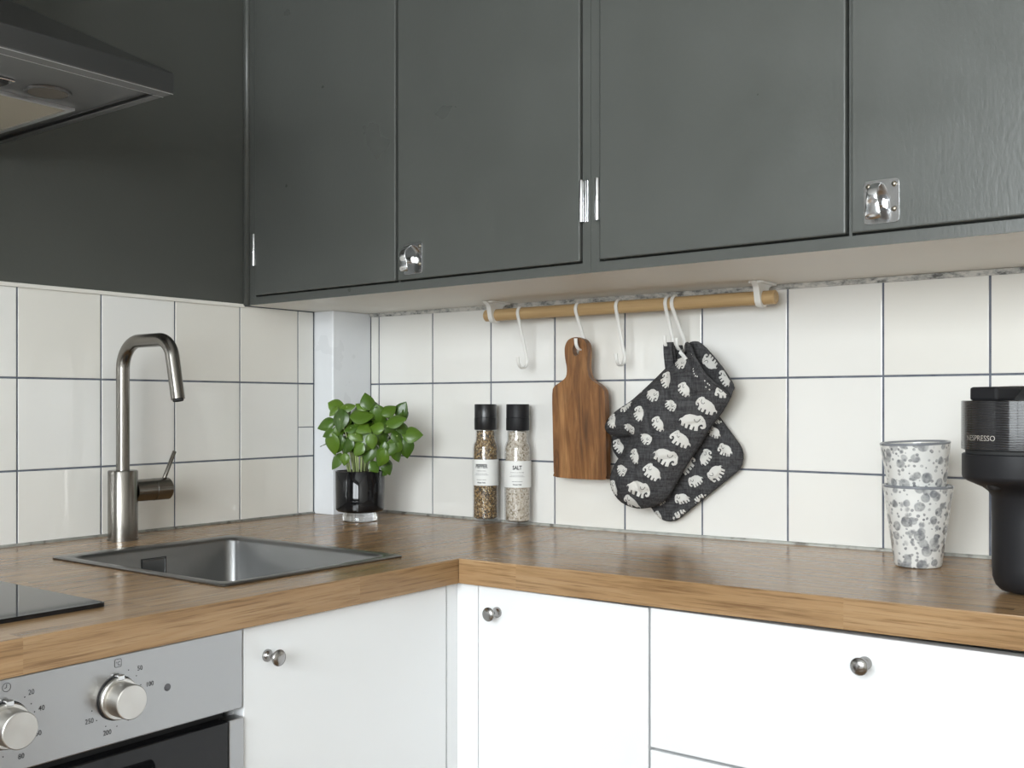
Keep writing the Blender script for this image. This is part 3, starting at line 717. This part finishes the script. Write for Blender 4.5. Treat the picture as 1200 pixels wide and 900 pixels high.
part('front_side', solid2d(B(), P, T, topM, lambda p: Vector((p[0], YM-hM(p)+.0035, p[1]))), M['fabric'], mt, smooth=True)
back_cuff = [(380, 128), (408, 86), (435, 75), (460, 82), (500, 120), (550, 180), (595, 245), (607, 272), (603, 292)]
bk = smooth_poly([cr(*p, YM) for p in back_cuff+lower], 3)
P, T = tri2d(bk, (), .008)
rimd = [cr(*p, YM) for p in back_cuff[1:]]
def bkY(p):      # the back of the cuff curls towards the viewer a little
    d = min(segdist(p, rimd[i], rimd[i+1]) for i in range(len(rimd)-1)); return YM+.0035-.008*math.exp(-d/.012)
part('back_side', solid2d(B(), P, T, lambda p: Vector((p[0], bkY(p)-.0035, p[1])), lambda p: Vector((p[0], bkY(p), p[1]))), M['fabric'], mt, smooth=True)
# stitched hem along the open cuff
hem = [topM(p, .0004) for p in fr[:ncuff+1]]
part('cuff_piping', sweep(B(), hem, circ(.0026, 8)), M['fabric'], mt, smooth=True)
tab = [cr(*p, YM) for p in ((385, 113), (422, 152), (411, 160), (374, 128))]
P, T = tri2d(tab, (), .004); part('tab', solid2d(B(), P, T, lambda p: topM(p, .0032), lambda p: topM(p, .0012)), M['paper'], mt)
def loop(parent, x, z0, topz, y0, y1, w):
    """fabric hanging loop: a band that runs up, over the hook and down behind"""
    ym = (y0+y1)/2
    pts = smooth_poly([(y0, z0), (y0-.001, z0+(topz-z0)*.6), (ym-(y1-y0)*.3, topz-.001), (ym, topz), (ym+(y1-y0)*.3, topz-.001), (y1+.001, z0+(topz-z0)*.6), (y1, z0)], 4, False)
    part('hanging_loop', sweep(B(), [Vector((x+.1*(z0-p[1]), p[0], p[1])) for p in pts], [(-w, -.0012), (w, -.0012), (w, .0012), (-w, .0012)], side=(1, 0, 0)), M['fabric'], parent, auto=40)
loop(mt, .8150, 1.190, 1.2335, -.0655, -.0575, .0080)
ELE = [(.96, .55), (.86, .74), (.70, .86), (.52, .90), (.38, .90), (.28, .97), (.17, .93), (.07, .80), (.02, .64), (-.02, .50), (.0, .38), (.07, .31), (.15, .35), (.15, .43), (.09, .41), (.08, .49), (.14, .54), (.21, .48), (.24, .38), (.21, .16), (.33, .12), (.37, .32), (.42, .32), (.42, .12), (.53, .12), (.55, .34), (.63, .34), (.65, .10), (.75, .10), (.76, .32), (.81, .30), (.83, .14), (.93, .16), (.93, .36), (1.0, .44), (1.06, .34), (1.04, .48)]
EAR = [(.24, .80), (.27, .66), (.33, .58), (.41, .60), (.44, .70)]
def elephants(parent, items, surf, Y, clip):
    for (x, y, s, ang, flip) in items:
        bm = B(); bl = B()
        c = cr(x, y, Y); a = math.radians(ang); ca_, sa_ = math.cos(a), math.sin(a)
        def tr(p):
            u = (p[0]-.5)*s*(-1 if flip else 1); v = (p[1]-.5)*s*.92
            return (c[0]+u*ca_-v*sa_, c[1]+u*sa_+v*ca_)
        poly = [tr(p) for p in ELE]
        if flip: poly = poly[::-1]
        P, T = tri2d(poly, (), .0042)
        keep = [inside(p, clip) for p in P]; T = [f for f in T if all(keep[i] for i in f)]
        solid2d(bm, P, T, lambda p: surf(p, .0011), lambda p: surf(p, .0002))
        ear = [tr(p) for p in EAR]; w = .00042
        for i in range(len(ear)-1):
            d = Vector((ear[i+1][0]-ear[i][0], ear[i+1][1]-ear[i][1])); 
            if not (inside(ear[i], clip) and inside(ear[i+1], clip)): continue
            nn_ = Vector((-d.y, d.x)).normalized()*w
            bl.faces.new([bl.verts.new(surf(q, .0014)) for q in ((ear[i][0]-nn_.x, ear[i][1]-nn_.y), (ear[i][0]+nn_.x, ear[i][1]+nn_.y), (ear[i+1][0]+nn_.x, ear[i+1][1]+nn_.y), (ear[i+1][0]-nn_.x, ear[i+1][1]-nn_.y))])
        ey = tr((.14, .70)); 
        if inside(ey, clip): bl.faces.new([bl.verts.new(surf((ey[0]+.0006*math.cos(k*PI/3), ey[1]+.0006*math.sin(k*PI/3)), .0014)) for k in range(6)])
        pr = part('elephant_print', bm, M['print'], parent)
        if len(bl.faces): part('print_line', bl, M['ink'], pr, kind='stuff')
U = 1/3.75/690
S = lambda px: px*U
items = [(388, 172, S(62), -38, 1), (331, 245, S(70), -50, 0), (277, 312, S(70), -32, 1), (421, 288, S(62), -45, 0), (362, 357, S(58), -48, 1), (219, 392, S(66), -48, 0), (141, 360, S(62), 40, 0), (87, 425, S(66), -35, 0), (171, 459, S(58), -42, 1), (309, 437, S(66), -42, 0), (251, 502, S(58), -45, 1), (502, 360, S(80), -28, 0), (447, 430, S(92), -22, 1), (393, 505, S(80), -28, 0), (200, 577, S(66), -50, 0), (331, 582, S(98), -30, 1), (140, 639, S(60), -42, 1), (275, 647, S(78), -32, 0), (93, 715, S(66), -60, 0), (218, 721, S(98), -26, 1), (170, 780, S(72), -25, 0), (572, 302, S(60), 5, 0), (268, 219, S(34), 40, 0), (200, 288, S(34), 50, 0)]
elephants(mt, items, topM, YM, fr)
bkclip = [tuple(p) for p in bk]
elephants(mt, [(500, 165, S(75), 130, 1), (566, 236, S(70), -55, 0)], lambda p, off: Vector((p[0], bkY(p)-.0036-off, p[1])), YM, bkclip)
# white stitches of the hem
bm = B()
for (x, y) in ((450, 120), (445, 133), (452, 142), (456, 198), (461, 208), (466, 219), (472, 229), (480, 231), (510, 250), (521, 262), (527, 268), (513, 277), (524, 288), (545, 310), (548, 306)):
    c = cr(x, y, YM); q = [(c[0]+.0011*math.cos(i*PI/3), c[1]+.0014*math.sin(i*PI/3)) for i in range(6)]
    if inside(c, fr): bm.faces.new([bm.verts.new(topM(p, .0008)) for p in q])
part('stitch_print', bm, M['print'], mt, kind='stuff')
# pot holder
ph = thing('pot_holder', 'charcoal quilted square pot holder with elephant print hanging behind the mitt', 'pot holder', (.80, YP, .93))
pc = (.8005, 1.0535); th = math.radians(38.5)
sq = [(pc[0]+u*math.cos(th)-v*math.sin(th), pc[1]+u*math.sin(th)+v*math.cos(th)) for u, v in rrect(-.100, .100, -.0985, .0985, .034, 6)]
sqs = [(sq[i], sq[i-1]) for i in range(len(sq))]
def hP(p):
    d = min(segdist(p, a, b) for a, b in sqs); e = 1-math.exp(-d/.006); g = math.exp(-((d-.0125)/.0025)**2)
    return .002+.0052*e-.0018*g+quilt(p, math.radians(83), .05, .0034)*e
topP = lambda p, off=0: Vector((p[0], YP-hP(p)-off, p[1]))
P, T = tri2d(sq, (), .0038)
part('quilted_pad', solid2d(B(), P, T, topP, lambda p: Vector((p[0], YP+hP(p)*.6, p[1]))), M['fabric'], ph, smooth=True)
loop(ph, .8215, 1.168, 1.2290, -.0405, -.0325, .007)
itemsP = [(522, 475, S(60), -20, 0), (571, 553, S(66), -12, 0), (489, 583, S(70), 52, 1), (405, 618, S(84), 48, 1), (447, 520, S(64), 50, 1), (532, 655, S(80), 60, 0), (444, 688, S(66), 35, 0), (382, 766, S(62), 20, 0), (465, 770, S(62), 215, 0), (337, 690, S(60), 40, 0), (372, 845, S(74), 205, 1), (290, 775, S(50), 30, 0), (102, 535, S(66), -50, 0), (543, 420, S(40), 40, 0), (275, 840, S(44), -40, 0)]
elephants(ph, itemsP, topP, YP, sq)

# ------------------------------------------------------------------ pepper and salt grinders
def grinder(name, label, cx_, cy_, title, sub, fill, yaw, capmat):
    z0 = zb(cx_)+.0004
    g = thing(name, label, 'grinder', (cx_, cy_, z0)); c = (cx_, cy_, z0); R_ = .0252
    out = [(0, .0), (.021, 0), (.0245, .0018), (R_, .005), (R_, .146), (.0240, .153), (.0214, .1575), (.0200, .162), (.0198, .181)]
    inn = [(.0180, .181), (.0182, .162), (.0195, .1572), (.0221, .1525), (R_-.002, .1455), (R_-.002, .011), (.019, .0085), (0, .0085)]
    part('glass_body', lathe(B(), out+inn, c, n=40), M['glass'], g, auto=50)
    fp_ = [(0, .0092), (.0185, .0092), (R_-.0026, .0115), (R_-.0026, .145), (.0215, .1520), (.0189, .1568), (.0175, .162), (.0173, .1785), (0, .179)]
    part('contents', lathe(B(), fp_, c, n=40), M[fill], g, auto=60)
    cp = part('cap', lathe(B(), [(0, .1802), (.0212, .1802), (.0220, .1815), (.0220, .2040), (.0212, .2048), (0, .2048)], c, n=40), capmat, g, auto=40)
    part('cap_collar', lathe(B(), [(.0205, .2044), (.0217, .2050), (.0217, .2288), (.0208, .230), (0, .230)], c, n=40), capmat, cp, auto=40)
    # paper label around the glass: from -150 to +115 degrees about the title
    a0 = math.atan2(CAM.y-cy_, CAM.x-cx_)+yaw; zl0, zl1 = .0735, .1235; bm = B(); nA = 40
    P_ = lambda r, a, z: Vector((cx_+r*math.cos(a), cy_+r*math.sin(a), z0+z))
    for i in range(nA):
        A, A2 = a0-2.2+i*4.25/nA, a0-2.2+(i+1)*4.25/nA
        bm.faces.new([bm.verts.new(P_(R_+.0003, q, z)) for q, z in ((A, zl0), (A2, zl0), (A2, zl1), (A, zl1))])
    bmesh.ops.remove_doubles(bm, verts=bm.verts, dist=1e-6)
    lb = part('label', bm, M['paper'], g, smooth=True)
    bt = B(); wr = lambda z: (lambda u, v: P_(R_+.0007, a0+u/R_, z+v))
    add_text(bt, title, .0104, wr(.1075), bold=.00030, sx=.74)
    add_text(bt, 'Nicolas Vahé', .0036, wr(.0782), bold=.0001, sx=.85)
    part('title_lettering', bt, M['ink'], lb, kind='stuff')
    bt = B(); add_text(bt, sub, .0031, wr(.1008), sx=.95, space=1.15, bold=.00004)
    def dashes(z, w, h, seed):
        rr = random.Random(seed); u = -w/2
        while u < w/2:
            l = min(rr.uniform(.0012, .004), w/2-u)
            bt.faces.new([bt.verts.new(P_(R_+.0007, a0+q/R_, z+v)) for q, v in ((u, 0), (u+l, 0), (u+l, h), (u, h))]); u += l+.0006
    for i, (z, w) in enumerate(((.0963, .024), (.0937, .029), (.0843, .019))): dashes(z, w, .0008 if i < 2 else .0011, i)
    bt.faces.new([bt.verts.new(P_(R_+.0007, a0+q/R_, z)) for q, z in ((-.013, .0985), (.013, .0985), (.013, .0987), (-.013, .0987))])
    for i in range(14): bt.faces.new([bt.verts.new(P_(R_+.0007, a0+q/R_, z)) for q, z in ((.0385, .076+i*.0031), (.0385+.004*(1 if i < 4 else .7), .076+i*.0031), (.0385+.004*(1 if i < 4 else .7), .0775+i*.0031), (.0385, .0775+i*.0031))])
    part('small_print', bt, M['grey_ink'], lb, kind='stuff')
    return g
grinder('pepper_grinder', 'glass pepper grinder with black cap and brown ground filling', .4010, -.0365, 'PEPPER', 'LEMON PEEL', 'pepper', -.34, M['cap'])
grinder('salt_grinder', 'glass salt grinder with black cap and pale speckled filling', .4795, -.0385, 'SALT', 'GARLIC & THYME', 'salt', -.04, M['black_matte'])

# ------------------------------------------------------------------ potted basil
bx, by, bz = .1755, -.1525, .9004
pb = thing('potted_basil', 'leafy green basil plant in a black glass pot on a clear foot', 'potted plant', (bx, by, bz))
pot = part('pot', lathe(B(), [(0, .0165), (.030, .0165), (.044, .019), (.0478, .0225), (.0482, .026), (.0488, .098), (.0484, .0985), (.0462, .0985), (.0455, .03), (0, .028)], (bx, by, bz), n=48), M['black_glass'], pb, auto=40)
part('foot', lathe(B(), [(0, 0), (.033, 0), (.0345, .0015), (.0345, .0105), (.033, .0125), (.030, .0165), (0, .0165)], (bx, by, bz), n=40), M['solid_glass'], pot, auto=40)
part('soil', lathe(B(), [(.0462, .086), (.045, .0945), (.035, .0985), (.02, .0965), (0, .099)], (bx, by, bz), n=40), M['soil'], pb, smooth=True)
def leaf_mesh(seed):
    rr = random.Random(seed); bm = B(); nu, nv = 9, 6; V = []
    curl, cup = rr.uniform(.22, .5), rr.uniform(.10, .26)
    for i in range(nu+1):
        t = i/nu; w = .41*math.sin(PI*min(1, t**.82))**.85*(1-.12*t); row = []
        if i in (0, nu): w = .012
        for j in range(-nv//2, nv//2+1):
            s = j/(nv/2); x = t; y = w*s
            z = -curl*t*t + .10*t - cup*w*s*s*1.6 + .018*abs(math.sin(t*PI*4.2+abs(s)*1.5))*(1-abs(s)*.6)*min(1, abs(s)*3) - .018*(1-min(1, abs(s)*4))
            row.append(bm.verts.new((x, y, z)))
        V.append(row)
    for i in range(nu):
        for j in range(nv): bm.faces.new((V[i][j], V[i+1][j], V[i+1][j+1], V[i][j+1]))
    return to_mesh(bm, M['leaf'], True)
LM = [leaf_mesh(i) for i in range(6)]
UPV = Vector((0, 0, 1)); PXM = 1/590.2/5.293
fc = Vector((bx, by, 0))+RT*.012       # centre of the crown
def place_leaf(base, direction, normal, size, idx):
    x = direction.normalized(); z = (normal-x*normal.dot(x)).normalized(); y = z.cross(x)
    R3 = Matrix((x, y, z)).transposed(); o = link('leaf', LM[idx % len(LM)], pb, base, R3.to_euler()); o.scale = (size, size*random.uniform(.95, 1.12), size)
    return o
LV = [(175,125,90,-10),(245,140,78,15),(120,240,95,195),(200,215,112,-100),(330,195,118,10),(378,115,88,100),(440,190,112,-80),(345,350,135,-120),(465,325,112,-60),(540,225,105,20),(580,165,88,60),(640,308,100,5),(615,385,100,-80),(545,380,92,70),(495,500,84,-60),(180,470,92,-125),(150,365,115,-85),(195,365,92,-110),(245,370,95,-130),(380,410,115,-110),(455,450,98,-120),(415,510,66,-50),(340,265,92,-20),(435,270,78,170),(500,260,80,-10),(130,300,64,-150),(190,300,66,-60),(270,270,74,30),(590,270,82,-30),(500,165,84,40),(605,190,62,-70),(300,310,84,-40),(270,330,70,-100),(560,430,82,-70),(520,400,78,-120),(230,460,62,-100),(480,400,74,-90),(340,140,64,150),(470,548,38,-20),(400,350,80,-80),(320,400,76,-130),(560,320,80,-50),(160,160,60,-140),(235,230,80,-80)]
sil = smooth_poly([(140,90),(215,100),(300,150),(370,80),(410,130),(500,140),(600,150),(640,250),(680,300),(635,430),(560,470),(500,540),(430,540),(330,440),(200,520),(130,420),(80,270)], 3)
leafpts = []
for (x, y, L, ang) in LV:
    rxy = min(1, math.hypot((x-375)/320, (y-310)/260)); dep = .062*math.sqrt(max(0, 1-rxy**2))*random.uniform(.75, 1.1)
    px, py = 360+x/5.293, 450+y/5.293
    d = ray(px, py); dd = (fc-CAM).dot(FW)-dep; c = CAM+d*dd
    a = math.radians(ang); dirn = RT*math.cos(a)+UPV*math.sin(a) - FW*random.uniform(-.15, .35)
    nrmv = -FW*.9 + UPV*random.uniform(.25, .8) + RT*((x-375)/320*.5+random.uniform(-.25, .25))
    s = L*PXM*1.27
    place_leaf(c-dirn.normalized()*s*.45, dirn, nrmv, s, len(leafpts)); leafpts.append(c)
for i in range(60):       # the rest of the crown, behind and inside
    while True:
        u, v, w = random.uniform(-1, 1), random.uniform(-1, 1), random.uniform(-.5, 1)
        if u*u+v*v+w*w < 1: break
    c = fc+RT*u*.078+UPV*(1.083+v*.045-.0)+FW*w*.062
    dirn = RT*u+FW*w+UPV*random.uniform(-.7, .4); nr = UPV+RT*u*.6+FW*w*.6
    s = random.uniform(.038, .056); place_leaf(c-dirn.normalized()*s*.5, dirn, nr, s, i); leafpts.append(c)
random.shuffle(leafpts)
ns = 0
for c in leafpts:
    if c.z < 1.03 or abs((c-fc).dot(RT)) > .066: continue
    ns += 1
    if ns > 34: break
    r0 = (c-Vector((bx, by, 0))); r0.z = 0; b = Vector((bx, by, bz+.095))+r0*random.uniform(.3, .45)
    if (b-Vector((bx, by, b.z))).length > .038: b = Vector((bx, by, b.z))+r0.normalized()*.036
    mid = b*.5+c*.5+Vector((0, 0, .012))-r0*.06
    pts = [b, b*.6+mid*.4+Vector((0, 0, .004)), mid, mid*.5+c*.5+Vector((0, 0, .004)), c]
    part('stem', sweep(B(), pts, circ(.0018, 7), taper=lambda t: 1-.45*t), M['stem'], pb, smooth=True)

# ------------------------------------------------------------------ cups
cxp, cyp = 1.2345, -.1335
CP = [(0, 0), (.0285, 0), (.0302, .001), (.0312, .004), (.0456, .1090)]
def cup(label, loc, rot):
    c = thing('cup', label, 'cup', loc, 'stacked stoneware cups'); c.rotation_euler = rot
    inn = [(.0402, .100), (.0262, .012), (.022, .0085), (0, .0080)]
    bm = B(); lathe(bm, CP, n=48); o = bpy.data.objects.new('outer_wall', to_mesh(bm, M['cup'], True)); COL.objects.link(o); o.parent = c; o.data.set_sharp_from_angle(angle=.8)
    bm = B(); lathe(bm, [(.0456, .1090), (.0462, .1107), (.0458, .1120), (.0445, .1127), (.0428, .1121), (.0418, .1100)], n=48); o = bpy.data.objects.new('rim', to_mesh(bm, M['cup_rim'], True)); COL.objects.link(o); o.parent = c
    bm = B(); lathe(bm, [(.0418, .1100)]+inn, n=48); o = bpy.data.objects.new('inner_wall', to_mesh(bm, M['cup_in'], True)); COL.objects.link(o); o.parent = c
    return c
cup('white cup with grey dabs standing on the oak worktop, lower of two stacked', (cxp, cyp, zb(cxp)+.0005), (.0, 0, .3))
tl = Matrix.Rotation(math.radians(2.6), 4, -FW); eu = (tl @ Matrix.Rotation(1.9, 4, 'Z')).to_euler()
cup('white cup with grey dabs sitting tilted inside another cup', (cxp+.0008, cyp+.0006, zb(cxp)+.0600), eu)

# ------------------------------------------------------------------ coffee machine
mcx, mcy = 1.4055, -.2815; fd = Vector((-.52, -.854, 0)).normalized(); sdv = Vector((-fd.y, fd.x, 0)); mz = zb(mcx)+.0012
cm = thing('coffee_machine', 'black capsule coffee machine with ribbed round head on the worktop', 'coffee machine', (mcx, mcy, mz))
HC = Vector((mcx, mcy, 0))+fd*.018; hr = .0635
def oval(c, r, back, n=48):
    """circle at the front drawn out towards the back"""
    out = []
    for i in range(n):
        a = 2*PI*i/n; u = r*math.cos(a); v = r*math.sin(a)
        out.append(Vector((c.x, c.y, 0))+fd*(u if u > 0 else u*1-back*min(1, -u/r*3))+sdv*v)
    return out
def loft(rings_):
    bm = B(); RR_ = [[bm.verts.new(p) for p in r] for r in rings_]
    for A, Bb in zip(RR_, RR_[1:]):
        for i in range(len(A)): bm.faces.new((A[i], A[(i+1) % len(A)], Bb[(i+1) % len(A)], Bb[i]))
    bm.faces.new(RR_[0]); bm.faces.new(RR_[-1]); return bm
def at(r, z): return [p+Vector((0, 0, z)) for p in r]
MC = Vector((mcx, mcy, 0)); rc = .0435
prof = [(.026, 0), (.034, .002), (.0395, .0075), (.0428, .017), (rc, .03), (rc, .085), (rc+.0004, .112)]
rg = [at(oval(MC, r, .03), mz+z) for r, z in prof]
for t_, z in ((.12, .118), (.34, .1235), (.62, .1275), (.86, .131), (1, .1345)):
    c_ = MC.lerp(HC, t_); rg.append(at(oval(c_, rc+(hr-.0008-rc)*t_, .03), mz+z))
rg += [at(oval(HC, hr, .03), mz+.138), at(oval(HC, hr, .03), mz+.1625), at(oval(HC, hr-.0015, .03), mz+.1637)]
body = part('body', loft(rg), M['black_matte'], cm, auto=45)
part('head_gap', loft([at(oval(HC, hr-.004, .028), mz+.1632), at(oval(HC, hr-.004, .028), mz+.1690)]), M['dark'], cm, auto=45)
hdm = part('ribbed_head', loft([at(oval(HC, hr-.0008, .03), mz+.1680), at(oval(HC, hr+.0006, .03), mz+.1688), at(oval(HC, hr+.0006, .03), mz+.2250), at(oval(HC, hr-.0005, .03), mz+.2258)]), M['ribbed'], cm, auto=45)
bt = B(); a0 = math.atan2(fd.y, fd.x)
add_text(bt, 'NESPRESSO', .0088, lambda u, v: Vector((HC.x+(hr+.0012)*math.cos(a0+u/hr), HC.y+(hr+.0012)*math.sin(a0+u/hr), mz+.1795+v)), sx=.92)
part('lettering', bt, M['silver_ink'], hdm)
c2 = HC-fd*.012
part('lid', loft([at(oval(c2, .0485, .03), mz+.2255), at(oval(c2, .047, .03), mz+.229), at(oval(c2, .036, .03), mz+.2405), at(oval(c2, .030, .03), mz+.2425)]), M['black'], cm, auto=35)
bm = B(); f2 = lambda p: HC+fd*p.x+sdv*p.y+Vector((0, 0, mz+p.z)); box(bm, .020, .0585, -.020, .020, .2255, .2415, f2)
part('lid_latch', bm, M['black_matte'], cm, bev=.003)
part('coffee_outlet', lathe(B(), [(.0, 0), (.007, 0), (.009, .003), (.009, .012)], HC+fd*.040+Vector((0, 0, mz+.1225)), n=20), M['black'], cm, auto=40)
